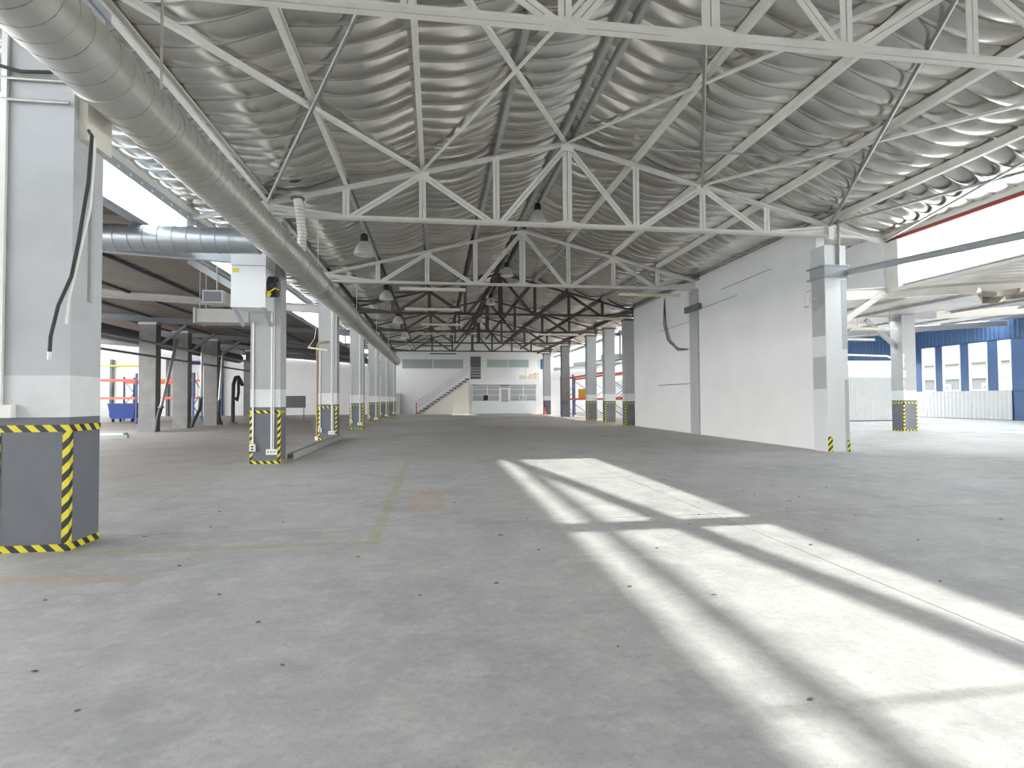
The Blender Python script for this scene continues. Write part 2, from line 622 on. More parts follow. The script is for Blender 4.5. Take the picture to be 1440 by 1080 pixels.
tag(MB().tube([(4.2, 10.3, 6.07), (7.95, 8.2, 5.10)], .018, 8).build('conduit', 'galvanized_blue', None, True), 'thin bluish conduit running under the foil across the purlins', 'conduit')

# ------------------------------------------------------------------ clerestories
ROOFL, ROOFR, RS = 4.05, 3.60, .075       # side-bay roof height at the clerestory and its rise outward


def sroof(x):
    d = (EAVL - x) if x < 0 else (x - EAVR)
    return (ROOFL if x < 0 else ROOFR) + RS * d


wn = 0


def clerestory(x, y0, y1, glazed, glass, frame, red):
    global wn
    zb, ztp = (ROOFL if x < 0 else ROOFR) - .06, 4.64
    s = 1 if x > 0 else -1
    wn += 1
    if glazed:
        r = tag(MB().box(x - .04, x + .04, y0, y1, ztp - .035, ztp + .035).build(f'window_{wn}', 'red_frame' if red else frame), kind='structure')
        bx('sill', frame, x - .05, x + .05, y0, y1, zb - .05, zb + .02, r)
        bx('fascia', 'white_steel', x - .06, x + .06, y0, y1, ztp + .04, zt(x) + .2, r)
        n = max(1, round((y1 - y0) / 3))
        for i in range(n + 1):
            y = y0 + (y1 - y0) * i / n
            ww = (.34 if x > 0 and abs(y - YT[1]) < .1 else .17) if i in (0, n) else .018
            bx('mullion', 'white_steel' if i in (0, n) else frame, x - .05, x + .05, max(y0, y - ww), min(y1, y + ww), zb + .02, ztp - .035, r)
        for i in range(n):
            bx('pane', glass, x - .004, x + .004, y0 + (y1 - y0) * i / n + .03, y0 + (y1 - y0) * (i + 1) / n - .03, zb + .02, ztp - .035, r)
    else:
        tag(bx(f'wall_clerestory_{wn}', 'white_wall', x - .06, x + .06, y0, y1, zb - .05, zt(x) + .2), kind='structure')


for k in range(-2, 1):
    clerestory(EAVR - .05, YT[0] + 6 * k, YT[0] + 6 * k + 6, True, 'glass', 'white_steel', True)
clerestory(EAVR - .05, YT[1], YT[3], False, '', '', 0)
for k in (3, 4, 5):
    clerestory(EAVR - .05, YT[k], YT[k] + 6, True, 'frosted', 'white_steel', False)
clerestory(EAVR - .05, YT[6] + .01, 46.3, True, 'glass', 'white_steel', False)
for k in range(-2, 7):
    clerestory(EAVL + .05, YT[0] + 6 * k, min(YT[0] + 6 * k + 6, 46.3), True, 'glass', 'grey_steel', False)
# perforated angle above the glazing beside the duct
po = empty('perforated_angle', (EAVL + .14, 8.0, 4.55), 'perforated steel angle along the glazing above the cross duct', 'steel angle')
MB().box(-.01, .01, -3.9, 4.6, -.05, .05).build('web', 'grey_steel', po)
for i in range(26):
    MB().tube([(.008, -3.6 + i * .32, 0), (.016, -3.6 + i * .32, 0)], .022, 8).build('hole', 'white_plastic', po)

# unseen outside pipe, added to cast the shadow line between the sun strips
pp = empty('service_pipe', (12, 5, 4), 'unseen pipe on posts above the side roof, added for its shadow line', 'pipe')
MB().tube([(0, -9, 1.455), (0, 6.2, 1.455)], .05, 12).build('shadow_pipe', 'galvanized', pp, True)
for y in (-8.5, 6.1):
    MB().box(-.04, .04, y - .04, y + .04, sroof(12) + .05 - 4, 1.41).build('post', 'grey_steel', pp)


# ------------------------------------------------------------------ side-bay roofs
def side_roof(name, x0, x1, y0, y1, mat):
    mb = MB()
    n = int((y1 - y0) / .06)
    nx = 12
    for i in range(n + 1):
        y = y0 + (y1 - y0) * i / n
        for k in range(nx + 1):
            x = x0 + (x1 - x0) * k / nx
            mb.v.append((x, y, sroof(x) - .02 - .035 * abs(sin(pi * y / .36)) + .012 * sin(x * 2.3 + y * .7)))
    W = nx + 1
    for i in range(n):
        for k in range(nx):
            mb.f.append((i * W + k, i * W + k + 1, (i + 1) * W + k + 1, (i + 1) * W + k))
    s = MB()
    za, zb = sroof(x0) + .012, sroof(x1) + .012
    s.add([(x0, y0, za), (x1, y0, zb), (x1, y1, zb), (x0, y1, za), (x0, y0, za + .03), (x1, y0, zb + .03), (x1, y1, zb + .03), (x0, y1, za + .03)],
          [(0, 1, 2, 3), (4, 7, 6, 5), (0, 4, 5, 1), (1, 5, 6, 2), (2, 6, 7, 3), (3, 7, 4, 0)])
    r = tag(s.build(name, 'white_steel'), kind='structure')
    mb.build('sheet_lining', mat, r, True)


for i, (a, b_) in enumerate(((-6.9, 11), (12.2, 17), (18.2, 23), (24.2, 29.1))):
    side_roof(f'ceiling_right_{i + 1}', EAVR + .02, 27.6, a, b_, 'foil_side')
for i, (a, b_) in enumerate(((29.1, 34.8), (36.2, 40.8), (42.2, 46.3))):
    side_roof(f'ceiling_right_{i + 5}', EAVR + .02, 15.2, a, b_, 'foil_side')
for i, (a, b_, x1) in enumerate(((11, 12.2, 27.6), (17, 18.2, 27.6), (23, 24.2, 27.6), (34.8, 36.2, 15.2), (40.8, 42.2, 15.2))):
    m_ = MB()
    x0 = EAVR + .02
    m_.add([(x0, a, sroof(x0) + .03), (x1, a, sroof(x1) + .03), (x1, b_, sroof(x1) + .03), (x0, b_, sroof(x0) + .03)], [(0, 1, 2, 3)])
    tag(m_.build(f'ceiling_skylight_{i + 1}', 'frosted'), kind='structure')
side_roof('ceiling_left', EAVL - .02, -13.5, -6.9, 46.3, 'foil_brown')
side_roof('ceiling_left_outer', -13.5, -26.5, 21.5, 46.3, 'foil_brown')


def ibeam(p, q, w_, h, mat, label, group, name='steel_beam'):
    t = .018
    pl = [(-w_ / 2, -h / 2), (w_ / 2, -h / 2), (w_ / 2, -h / 2 + t), (t / 2, -h / 2 + t), (t / 2, h / 2 - t), (w_ / 2, h / 2 - t),
          (w_ / 2, h / 2), (-w_ / 2, h / 2), (-w_ / 2, h / 2 - t), (-t / 2, h / 2 - t), (-t / 2, -h / 2 + t), (-w_ / 2, -h / 2 + t)]
    return tag(MB().ext(p, q, pl).build(name, mat), label, 'beam', group)


for k in range(7):
    y = YT[k]
    xl = -13.4 if k < 6 else -13.4
    ibeam((-3.45, y, sroof(EAVL) - .17 - .0), (xl, y, sroof(xl) - .2), .14, .24, 'grey_steel' if k < 2 else 'mid_steel' if k == 2 else 'dark_grey',  # deeper beams get a darker colour to stand in for the bay's dimness
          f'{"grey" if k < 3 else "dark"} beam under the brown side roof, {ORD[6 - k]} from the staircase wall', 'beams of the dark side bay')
    if k > 0:
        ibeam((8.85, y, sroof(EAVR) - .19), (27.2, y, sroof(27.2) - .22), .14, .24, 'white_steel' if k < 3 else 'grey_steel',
              f'pale beam under the silver side roof, {ORD[6 - k]} from the staircase wall', 'beams of the bright side bay')
    if k < 6:
        for ix, xx in enumerate((-6.6, -8.6, -10.9, -12.8)):
            tag(MB().box(xx - .04, xx + .04, y + .08, y + 5.92, sroof(xx) - .12, sroof(xx) - .04).build('side_purlin', 'dark_grey'),
                f'dark brown-roof purlin, {ORD[ix]} from the duct columns, {ORD[6 - k]} bay from the staircase wall', 'purlin', 'purlins of the dark side bay')
        if k > 0:
            for ix, xx in enumerate((11.6, 13.6, 17.8, 20.5, 23.5)):
                tag(MB().box(xx - .04, xx + .04, y + .08, y + 5.92, sroof(xx) - .12, sroof(xx) - .04).build('side_purlin', 'mid_steel'),
                    f'grey silver-roof purlin, {ORD[ix]} from the clerestory, {ORD[6 - k]} bay from the staircase wall', 'purlin', 'purlins of the bright side bay')

# ------------------------------------------------------------------ walls
wr = tag(bx('wall_right', 'white_wall', 8.42, 8.62, 11.25, 22.75, 0, zt(8.6) + .02), kind='structure')
wr2 = tag(bx('wall_far', 'white_wall', -26.5, 27.9, 46.4, 46.7, 0, 7.2), kind='structure')
tag(bx('wall_left', 'white_wall', -26.8, -26.5, 21.5, 46.7, 0, 2.6), kind='structure')
tag(bx('wall_back', 'white_wall', -13.5, 27.6, -7.2, -6.96, 0, 7.2), kind='structure')

tag(bx('wall_right_far', 'white_wall', 15.2, 15.4, 29.1, 46.4, 0, 2.7), kind='structure')
# ------------------------------------------------------------------ columns
CW, CD = .53, .40


def hazard(root, w_, d, z1, corners=True, mats='hazard'):
    t = .005
    hw = w_ / 2
    def ring(za, zb):
        MB().box(-hw - t, hw + t, -t, 0, za, zb).build('hazard_tape', 'hazard_band', root)
        MB().box(hw, hw + t, 0, d + t, za, zb).build('hazard_tape', 'hazard_band', root)
        MB().box(-hw - t, -hw, 0, d + t, za, zb).build('hazard_tape', 'hazard_band', root)
    ring(z1 - .055, z1)
    ring(.0, .055)
    if corners:
        for sx_ in (-1, 1):
            x = sx_ * hw
            MB().box(min(x, x - sx_ * .045), max(x, x - sx_ * .045), -t, 0, .055, z1 - .055).build('hazard_tape', mats, root)
            MB().box(min(x, x + sx_ * t), max(x, x + sx_ * t), -t, .04, .055, z1 - .055).build('hazard_tape', mats, root)


def column(x, y, h, mat, label, w_=CW, d=CD, tape=True, group=None, cap='grey_steel'):
    r = empty('column', (x, y, 0), label, 'column', group)
    MB().box(-w_ / 2, w_ / 2, 0, d, 0, h).build('shaft', mat, r)
    if cap:
        MB().box(-w_ / 2 - .03, w_ / 2 + .03, -.03, d + .03, h - .10, h - .02).build('cap_plate', cap, r)
    if tape:
        hazard(r, w_, d, .99)
    return r


LX = -3.135
lab = {0: 'wide pale column with hazard tape and a hanging black cable', 1: 'grey column with hazard tape carrying the white heater box',
       2: 'grey taped column with a brown pipe up its side, behind the loose floor channel'}
lcols = []
for k in range(7):
    h = 4.62 if k != 0 else 4.62
    c = column(LX, 4.83 + 6 * k, h, 'column_light' if k == 0 else 'column_paint',
               lab.get(k, f'grey taped column under the big duct, {ORD[6 - k]} from the staircase wall'), group='columns under the big duct')
    lcols.append(c)
    if k:
        MB().box(-.225, -.20, -.022, -.004, .36, 2.62).build('conduit', 'white_plastic', c)
        MB().box(.10, .13, -.022, -.004, .26, 4.3).build('conduit', 'white_plastic', c)
        MB().box(.145, .16, -.02, -.004, .26, 4.3).build('conduit', 'white_plastic', c)
        s_ = MB().box(-.26, -.16, -.05, -.004, .24, .37).build('socket_box', 'white_plastic', c)
        MB().box(-.23, -.19, -.056, -.05, .31, .34).build('socket_hole', 'black', s_)
        MB().box(-.23, -.19, -.056, -.05, .26, .29).build('socket_hole', 'black', s_)
        s_ = MB().box(.03, .22, -.05, -.004, .17, .27).build('socket_box', 'white_plastic', c)
        for i in range(3):
            MB().box(.05 + i * .055, .085 + i * .055, -.056, -.05, .205, .24).build('socket_hole', 'blind_grey', s_)
# details on the first column
c = lcols[0]
MB().box(-.245, -.205, -.03, -.004, 1.15, 4.2).build('trunking', 'white_plastic', c)
s_ = MB().box(-.255, -.115, -.06, -.004, 1.05, 1.15).build('thermostat', 'white_plastic', c)
MB().box(-.235, -.19, -.064, -.06, 1.105, 1.125).build('display', 'red_paint', s_)
for z in (3.73, 3.56):
    MB().tube([(-.265, -.02, z), (.24, -.02, z)], .014, 8).build('conduit', 'galvanized', c, True)
MB().tube([(-.26, -.03, 3.82), (-.1, -.035, 3.78), (.1, -.035, 3.79), (.25, -.02, 3.83)], .014, 8).build('cable', 'rubber', c, True)
MB().box(.265, .33, .06, .40, 3.3, 3.75).build('corbel', 'cream_wall', c)
MB().box(.265, .29, .20, .24, 2.0, 3.3).build('conduit', 'grey_paint', c)
# hanging cables beside it
hg = empty('hanging_cable', (-2.85, 4.75, 1.5), 'loose black and white cables hanging down the wide pale column', 'cable')
pts = [(-2.84, 4.95, 3.42), (-2.70, 4.76, 3.28), (-2.71, 4.74, 2.9), (-2.77, 4.74, 2.45), (-2.82, 4.74, 2.15), (-2.91, 4.74, 1.92), (-2.96, 4.74, 1.68), (-2.965, 4.74, 1.56)]
MB().tube([(p[0] + 2.85, p[1] - 4.75, p[2] - 1.5) for p in pts], .013, 8).build('black_cable', 'rubber', hg, True)
MB().tube([(-.115, -.01, .06), (-.117, -.01, -.0)], .014, 8).build('plug', 'white_plastic', hg, True)
pts = [(-2.82, 4.95, 3.40), (-2.675, 4.765, 3.26), (-2.70, 4.755, 2.7), (-2.78, 4.755, 2.3), (-2.84, 4.755, 2.0), (-2.86, 4.755, 1.78)]
MB().tube([(p[0] + 2.85, p[1] - 4.75, p[2] - 1.5) for p in pts], .010, 8).build('white_cable', 'white_plastic', hg, True)

# brown pipe on the third column
c = lcols[2]
MB().tube([(-.31, .06, .1), (-.31, .06, 2.75), (-.25, .0, 2.85), (-.1, -.06, 2.88), (.05, -.04, 2.88)], .03, 10).build('pipe', 'brown_pipe', c, True)
MB().box(-.36, -.26, -.0, .1, .0, .12).build('valve_box', 'white_plastic', c)

# inner row of the dark side bay
for i, (y, n_) in enumerate(((16.83, 'beside the wide pale column'), (22.83, 'standing by the floor debris'), (25.6, 'with the long leaning exhaust tube'), (28.83, 'with the hose loop behind it'), (34.83, 'nearest the bright wall'))):
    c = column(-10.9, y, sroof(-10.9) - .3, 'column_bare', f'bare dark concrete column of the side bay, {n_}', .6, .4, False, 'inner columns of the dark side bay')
    MB().bar((.3, .2, 3.3), (1.3, .2, sroof(-9.6) - .3), .08, .1).build('knee_brace', 'dark_grey', c)

# right hand row
pr = column(8.55, 10.83, 4.45, 'pier_white', 'white and grey corner pier at the end of the partition wall', .5, .45, False, cap=None)
for z in (3.75, 3.99):
    MB().box(-.33, .31, -.06, .5, z, z + .025).build('bracket_flange', 'grey_steel', pr)
MB().box(-.27, .27, -.02, .46, 3.775, 3.99).build('bracket_web', 'grey_steel', pr)
MB().tube([(.06, -.035, 4.0), (.06, -.035, 5.0)], .03, 10).build('downpipe', 'bare_tube', pr, True)
MB().box(-.254, -.25, .02, .43, 1.35, 2.05).build('grey_patch', 'grey_paint', pr)
MB().box(-.254, -.25, .02, .43, 2.5, 3.75).build('grey_patch', 'grey_paint', pr)
MB().box(.13, .252, -.004, .0, 2.2, 3.7).build('grey_patch', 'grey_paint', pr)
MB().box(.17, .254, -.005, .3, .02, 1.55).build('grey_patch', 'grey_paint', pr)
MB().box(-.256, -.15, -.006, .0, .0, .33).build('hazard_tape', 'hazard', pr)
MB().box(.20, .258, -.008, .02, .0, .25).build('hazard_tape', 'hazard', pr)
for i, (y, t, mt_, n_) in enumerate(((22.83, True, 'column_paint', 'at the far end of the white partition wall'), (25.7, True, 'column_paint', 'second beyond the partition wall'),
                                     (28.83, True, 'column_paint', 'third beyond the partition wall'), (34.83, False, 'column_dark', 'beside the red and blue racks'),
                                     (40.83, False, 'column_paint', 'beside the fire extinguisher'))):
    column(8.3, y, 4.6, mt_, f'grey column {n_}', .52, .4, t, 'columns beyond the partition wall', 'dark_grey')
# pilaster in the partition wall
pl = tag(bx('pilaster', 'grey_paint', 8.36, 8.419, 16.83, 17.4, 0, 4.7, None), 'grey pilaster strip set into the white partition wall', 'pilaster')
MB().box(8.28, 8.37, 16.6, 17.6, 4.0, 4.2).build('bracket', 'dark_grey', pl)
# far column in the blue-walled bay
rc = column(15.95, 16.8, 3.95, 'column_paint', 'taped column with flaking paint in front of the blue wall', .5, .5, True)
MB().bar((-.25, .25, 2.9), (-1.4, .25, 3.8), .1, .14).build('knee_brace', 'grey_steel', rc)
MB().box(-1.6, 1.2, .1, .4, 3.9, 4.08).build('bearing_beam', 'grey_steel', rc)
for z0, z1, w0 in ((1.05, 1.45, .10), (1.5, 1.75, .05), (1.8, 2.1, .13), (2.15, 2.65, .07)):
    pm_ = MB()
    ring_ = [(-.25, z0), (-.25 + w0, z0 + .06), (-.25 + w0 * .6, (z0 + z1) / 2), (-.25 + w0 * 1.1, z1 - .08), (-.25, z1)]
    pm_.v = [(x, y, z) for y in (-.004, .0) for x, z in ring_]
    pm_.f = [(0, 1, 2, 3, 4), (9, 8, 7, 6, 5)] + [(k, k + 5, (k + 1) % 5 + 5, (k + 1) % 5) for k in range(5)]
    pm_.build('paint_patch', 'pier_white', rc)
tag(MB().bar((8.75, 11.05, 2.75), (9.9, 11.05, 3.5), .09, .12).build('knee_brace', 'white_steel'), 'pale diagonal knee brace from the corner pier to the side beam', 'brace')
# sloping pipe from the corner pier
tag(MB().tube([(8.86, 10.80, 3.87), (8.95, 1.0, 3.20)], .065, 14).build('steel_pipe', 'grey_steel', None, True), 'thick blue-grey pipe sloping from the corner pier below the clerestory', 'pipe')

# ------------------------------------------------------------------ ducts
DX, DZ, DR = -2.55, 3.72, .25
du = empty('ventilation_duct', (DX, 0, DZ), 'long round galvanized spiral duct hung along the column row', 'duct')
ysec = [-1.0, 4.6, 5.45, 9.0, 10.6, 12.4, 13.1, 17, 21, 25, 29, 33, 37.5]
for i in range(len(ysec) - 1):
    sct = MB().tube([(0, ysec[i] + .01, 0), (0, ysec[i + 1] - .01, 0)], DR, 36).build('duct_section', 'galvanized' if i != 5 else 'galvanized_blue', du, True)
    if i != 5:
        sm = MB()
        y = ysec[i] + .12
        # helical lock seam
        pts = []
        stp = .16
        turns = (ysec[i + 1] - ysec[i] - .2) / stp
        for j in range(int(turns * 20)):
            t = j / 20
            pts.append((cos(2 * pi * t) * (DR + .001), y + t * stp, sin(2 * pi * t) * (DR + .001)))
        sm.tube(pts, .0045, 4)
        sm.build('lock_seam', 'seam', sct)
for y in ysec[1:-1]:
    MB().tube([(0, y - .025, 0), (0, y + .025, 0)], DR + .014, 36).build('collar', 'galvanized', du, True)
MB().tube([(0, 37.5, 0), (0, 37.55, 0)], DR - .02, 24).build('end_cap', 'dark_grey', du)
cdx = empty('cross_duct', (-4.5, 9.3, DZ), 'dark galvanized cross duct joining the long duct', 'duct')
for a_, b_ in ((-3.2, -1.5), (-1.5, -.9), (-.9, 1.72)):
    MB().tube([(a_ + .01, 0, 0), (b_ - .01, 0, 0)], .2, 28).build('duct_section', 'galvanized_blue', cdx, True)
for i in range(22):
    x = -3.1 + i * .21
    MB().tube([(x - .006, 0, 0), (x + .006, 0, 0)], .206, 28).build('rib', 'seam', cdx, True)
fx = empty('flexible_hose', (-2.5, 10.7, 3.95), 'white flexible branch hose rising from the long duct to the roof', 'hose')
pts = [(.0, .1, 0), (.02, .1, .35), (-.03, .1, .8), (-.06, .08, 1.0)]
MB().tube(pts, .085, 16).build('hose', 'white_steel', fx, True)
for i in range(16):
    t = i / 15
    z = t * .98
    xx = .02 * (z / .35) if z < .35 else .02 - .05 * (z - .35) / .45 if z < .8 else -.03 - .03 * (z - .8) / .2
    MB().tube([(xx, .1, z), (xx, .1, z + .02)], .092, 16).build('ring', 'galvanized', fx, True)
MB().tube([(-.06, .08, 1.0), (-.06, .08, 1.03)], .13, 16).build('flange', 'dark_grey', fx, True)
# suspension chain and rods
tag(MB().tube([(-2.5, 5.43, 3.97), (-2.5, 5.43, zt(-2.5) + .1)], .012, 6).build('chain', 'galvanized'), 'thin chain holding the near end of the long duct', 'chain')
for iy, y in enumerate((12.3, 18.2, 24.2, 30.2)):
    tag(MB().tube([(-2.5, y, 3.97), (-2.5, y, zt(-2.5) + .1)], .007, 6).build('hanger_rod', 'white_steel'), f'thin white rod holding the long duct, {ORD[3 - iy]} from its closed end', 'hanger', 'hanger rods of the long duct')

# ------------------------------------------------------------------ heater box on the second column
hb = empty('heater_box', (-3.28, 10.3, 2.82), 'white heater cabinet with black fan, bracketed on a column', 'heater')
MB().box(-.29, .29, 0, .5, 0, .74).build('cabinet', 'white_enamel', hb)
MB().box(-.295, .295, -.004, .5, .75, .99).build('lid', 'white_enamel', hb)
MB().box(-.26, -.16, -.006, 0, .62, .69).build('label', 'yellow', hb)
MB().tube([(.29, .25, .42), (.42, .25, .42)], .19, 20).build('fan_housing', 'black', hb, True)
MB().tube([(.42, .25, .42), (.46, .25, .42)], .1, 16).build('fan_hub', 'dark_grey', hb, True)
MB().tube([(.29, .08, .3), (.36, .05, .3), (.44, .05, .36), (.46, .2, .36)], .012, 8).build('gas_pipe', 'yellow', hb, True)
MB().tube([(.31, .06, .2), (.35, .06, .28)], .035, 10).build('valve', 'yellow', hb, True)
for x in (-.27, .22):
    a = MB()
    a.add([(x, -.02, 0), (x, .5, -.28), (x, .5, -.2), (x, .1, 0), (x + .045, -.02, 0), (x + .045, .5, -.28), (x + .045, .5, -.2), (x + .045, .1, 0)],
          [(0, 1, 2, 3), (7, 6, 5, 4), (0, 4, 5, 1), (1, 5, 6, 2), (2, 6, 7, 3), (3, 7, 4, 0)])
    a.build('bracket', 'grey_steel', hb)
# rectangular ducts behind the heater
rd = empty('air_outlet', (-3.95, 11.8, 2.8), 'grey rectangular air outlet duct hung beside the heater column', 'duct')
MB().box(-.8, .2, 0, .5, -.05, .22).build('casing', 'mid_steel', rd)
MB().box(-.84, -.8, -.02, .52, -.07, .24).build('mouth_frame', 'grey_steel', rd)
MB().box(-.85, -.84, .02, .48, -.03, .20).build('mouth', 'interior_dark', rd)
for y in (.1, .4):
    MB().tube([(-.76, y, .22), (-.76, y, 1.235)], .008, 6).build('hanger_rod', 'grey_steel', rd)
rd = empty('air_outlet', (-4.08, 10.85, 2.98), 'small grey box outlet hung from the side beam by the heater', 'duct')
MB().box(-.18, .18, 0, .42, 0, .24).build('casing', 'mid_steel', rd)
MB().box(-.15, .15, -.01, 0, .03, .21).build('mouth', 'dark_grey', rd)
MB().tube([(0, .21, .24), (0, .21, .79)], .01, 6).build('hanger_rod', 'grey_steel', rd)
tag(MB().bar((-4.6, 11.14, 3.82), (-3.40, 11.14, 3.08), .09, .12).build('diagonal_strut', 'grey_steel'), 'grey diagonal strut between side roof and the heater column', 'strut')

# ------------------------------------------------------------------ lamps
def bay_lamp(x, y, z, label, group):
    r = empty('high_bay_lamp', (x, y, z), label, 'lamp', group)
    MB().lathe((0, 0, 0), [(.0, .0), (.235, .0), (.25, .015), (.24, .09), (.19, .22), (.11, .31), (.09, .33), (0, .33)], 24).build('dome', 'glass_dome', r, True)
    MB().lathe((0, 0, .33), [(0, 0), (.085, 0), (.095, .05), (.095, .15), (.06, .2), (0, .2)], 18).build('ballast_housing', 'black', r, True)
    top = zt(x) + .05 - z
    MB().tube([(0, 0, .52), (0, 0, max(.6, top))], .009, 6).build('hook', 'dark_grey', r)


for i in range(5):
    bay_lamp(-1.72, 13.8 + 6.1 * i, 4.70, f'glass dome lamp over the duct side, {ORD[4 - i]} from the staircase wall', 'dome lamps on the duct side')
for i in range(5):
    bay_lamp(2.7, 14.4 + 6.4 * i, 5.85, f'glass dome lamp under the ridge, {ORD[4 - i]} from the staircase wall', 'dome lamps under the ridge')


def strip_light(xc, y, z, ln, mat, label, group, hang=None):
    r = empty('strip_light', (xc, y, z), label, 'light fixture', group)
    h = ln / 2
    MB().box(-h, h, -.05, .05, .03, .085).build('housing', mat, r)
    for dy in (-.028, .028):
        MB().tube([(-h + .03, dy, .012), (h - .03, dy, .012)], .016, 8).build('tube', 'dusty_tube' if mat != 'dark_grey' else 'dark_grey', r, True)
    for x in (-h, h - .03):
        MB().box(x, x + .03, -.05, .05, -.008, .03).build('end_cap', mat, r)
    if hang:
        for x in (-h * .7, h * .7):
            MB().tube([(x, 0, .085), (x, 0, (hang(xc + x) if callable(hang) else hang) - z)], .004, 5).build('wire', 'dark_grey', r)


RG = 'strip lights beside the partition wall'
strip_light(6.85, 17.05, 4.46, 2.05, 'dusty_tube', 'yellowed strip light above the white partition wall pilaster', RG, 4.705)
strip_light(7.4, 23.05, 4.56, 2.1, 'dusty_tube', 'yellowed strip light above the end of the partition wall', RG, 4.705)
strip_light(6.6, 29.05, 4.56, 2.1, 'white_steel', 'pale strip light above the columns beyond the partition wall', RG, 4.705)
LGp = 'strip lights across the middle of the hall'
for i, (xc, y, z, ln, mt_, hg_) in enumerate(((-.08, 17.05, 4.50, 2.0, 'white_steel', 4.705), (-.1, 20.0, 4.36, 1.95, 'white_steel', lambda q: zt(q) + .12), (.3, 26, 4.62, 1.9, 'white_steel', lambda q: zt(q) + .12),
                                          (.1, 29.05, 4.55, 1.8, 'mid_steel', 4.705), (.1, 35.05, 4.5, 1.9, 'dark_grey', 4.705), (.6, 44.5, 4.78, 2.1, 'dark_grey', lambda q: zt(q) + .12))):
    strip_light(xc, y, z, ln, mt_, f'strip light hung across the hall, {ORD[5 - i]} from the staircase wall', LGp, hg_)
sl = empty('strip_light', (-3.35, 16.55, 2.66), 'tilted strip light dangling on a cable by the brown pipe', 'light fixture')
MB().bar((-.28, 0, .03), (.26, 0, -.05), .07, .05).build('housing', 'dusty_tube', sl)
MB().tube([(-.26, -.0, .05), (-.1, .02, .3), (-.08, .12, .7), (-.03, .275, 1.05)], .008, 6).build('cable', 'white_plastic', sl, True)
for x, y, lb in ((13.5, 15.5, 'before the taped flaking column'), (17.5, 21, 'behind the taped flaking column')):
    strip_light(x, y, sroof(x) - .62, 1.6, 'white_steel', f'strip light hung below the silver side roof, {lb}', 'strip lights of the bright side bay', lambda q: sroof(q) - .05)
# flood light on the pier
fl_ = empty('flood_light', (7.98, 10.95, 3.3), 'small tilted flood light on an arm from the corner pier', 'lamp')
MB().bar((-.03, 0, -.18), (.03, 0, .16), .12, .05, (1, 0, 0)).build('lamp_head', 'mid_steel', fl_)
MB().bar((-.05, -.01, -.16), (.0, -.01, .14), .10, .012, (1, 0, 0)).build('lens', 'white_plastic', fl_)
MB().tube([(.03, 0, 0), (.32, 0, -.02)], .014, 8).build('arm', 'grey_steel', fl_, True)

# ------------------------------------------------------------------ right wall details
wc = empty('wall_cable', (8.38, 18.5, 2.75), 'black cables drooping down the white partition wall', 'cable')
for dy, dz in ((0, 0), (.12, .08), (-.1, .05)):
    pts = [(8.36, 19.4, 4.85), (8.36, 19.38 + dy, 3.9), (8.36, 19.05 + dy, 3.2 + dz), (8.36, 18.3, 2.82 + dz), (8.36, 17.5, 2.8)]
    MB().tube([(p[0] - 8.38, p[1] - 18.5, p[2] - 2.75) for p in pts], .013, 6).build('cable', 'rubber', wc, True)
tag(MB().tube([(8.385, 17.42, 1.65), (8.385, 20.1, 1.66)], .018, 8).build('rail', 'grey_steel', None, True), 'short horizontal steel rail on the white partition wall', 'rail')
for y, z, lb in ((14.0, 4.42, 'highest'), (15.6, 4.05, 'middle'), (18.6, 3.72, 'lowest')):
    tag(MB().tube([(8.40, y - 1.1, z), (8.40, y + 1.4, z - .03)], .006, 5).build('wall_wire', 'dark_grey'), f'{lb} thin wire stretched along the white partition wall', 'wire', 'wires on the partition wall')

# ------------------------------------------------------------------ loose channel, debris
tag(MB().ext((-2.82, 11.35, .075), (-2.86, 17.5, .075), [(-.07, -.07), (.07, -.07), (.07, .07), (.055, .07), (.055, -.05), (-.055, -.05), (-.055, .07), (-.07, .07)]).build('floor_channel', 'mid_steel'),
    'long steel channel lying on the floor between two taped columns', 'channel')
for i, (x, y, a, l, w_) in enumerate(((-10.35, 19.3, .2, 1.1, .22), (-10.9, 20.6, -.15, .9, .25))):
    o = MB().box(-l / 2, l / 2, -w_ / 2, w_ / 2, 0, .1).build('timber_offcut', 'grey_paint', None, False, (x, y, 0))
    o.rotation_euler = (0, 0, a)
    tag(o, ('longer', 'shorter')[i] + ' pale board offcut lying on the floor before the bare dark columns', 'board', 'board offcuts on the floor')
db = MB()
for i in range(70):
    x, y = random.uniform(-2.6, 5.5), random.uniform(1.2, 8.5)
    s_ = random.uniform(.008, .02)
    a = random.uniform(0, pi)
    h = random.uniform(.003, .009)
    vs = [(x + s_ * r_ * cos(a + t), y + s_ * r_ * sin(a + t) * .6, z) for z, q in ((.001, 1), (h, .6)) for t, r_ in ((0, 1.6 * q), (1.4, q), (2.9, 1.3 * q), (4.6, .8 * q))]
    db.add(vs, [(0, 3, 2, 1), (4, 5, 6, 7), (0, 1, 5, 4), (1, 2, 6, 5), (2, 3, 7, 6), (3, 0, 4, 7)])
tag(db.build('floor_crumbs', 'stair_dark'), 'dark crumbs and dry leaf bits scattered over the concrete', 'debris', kind='stuff')

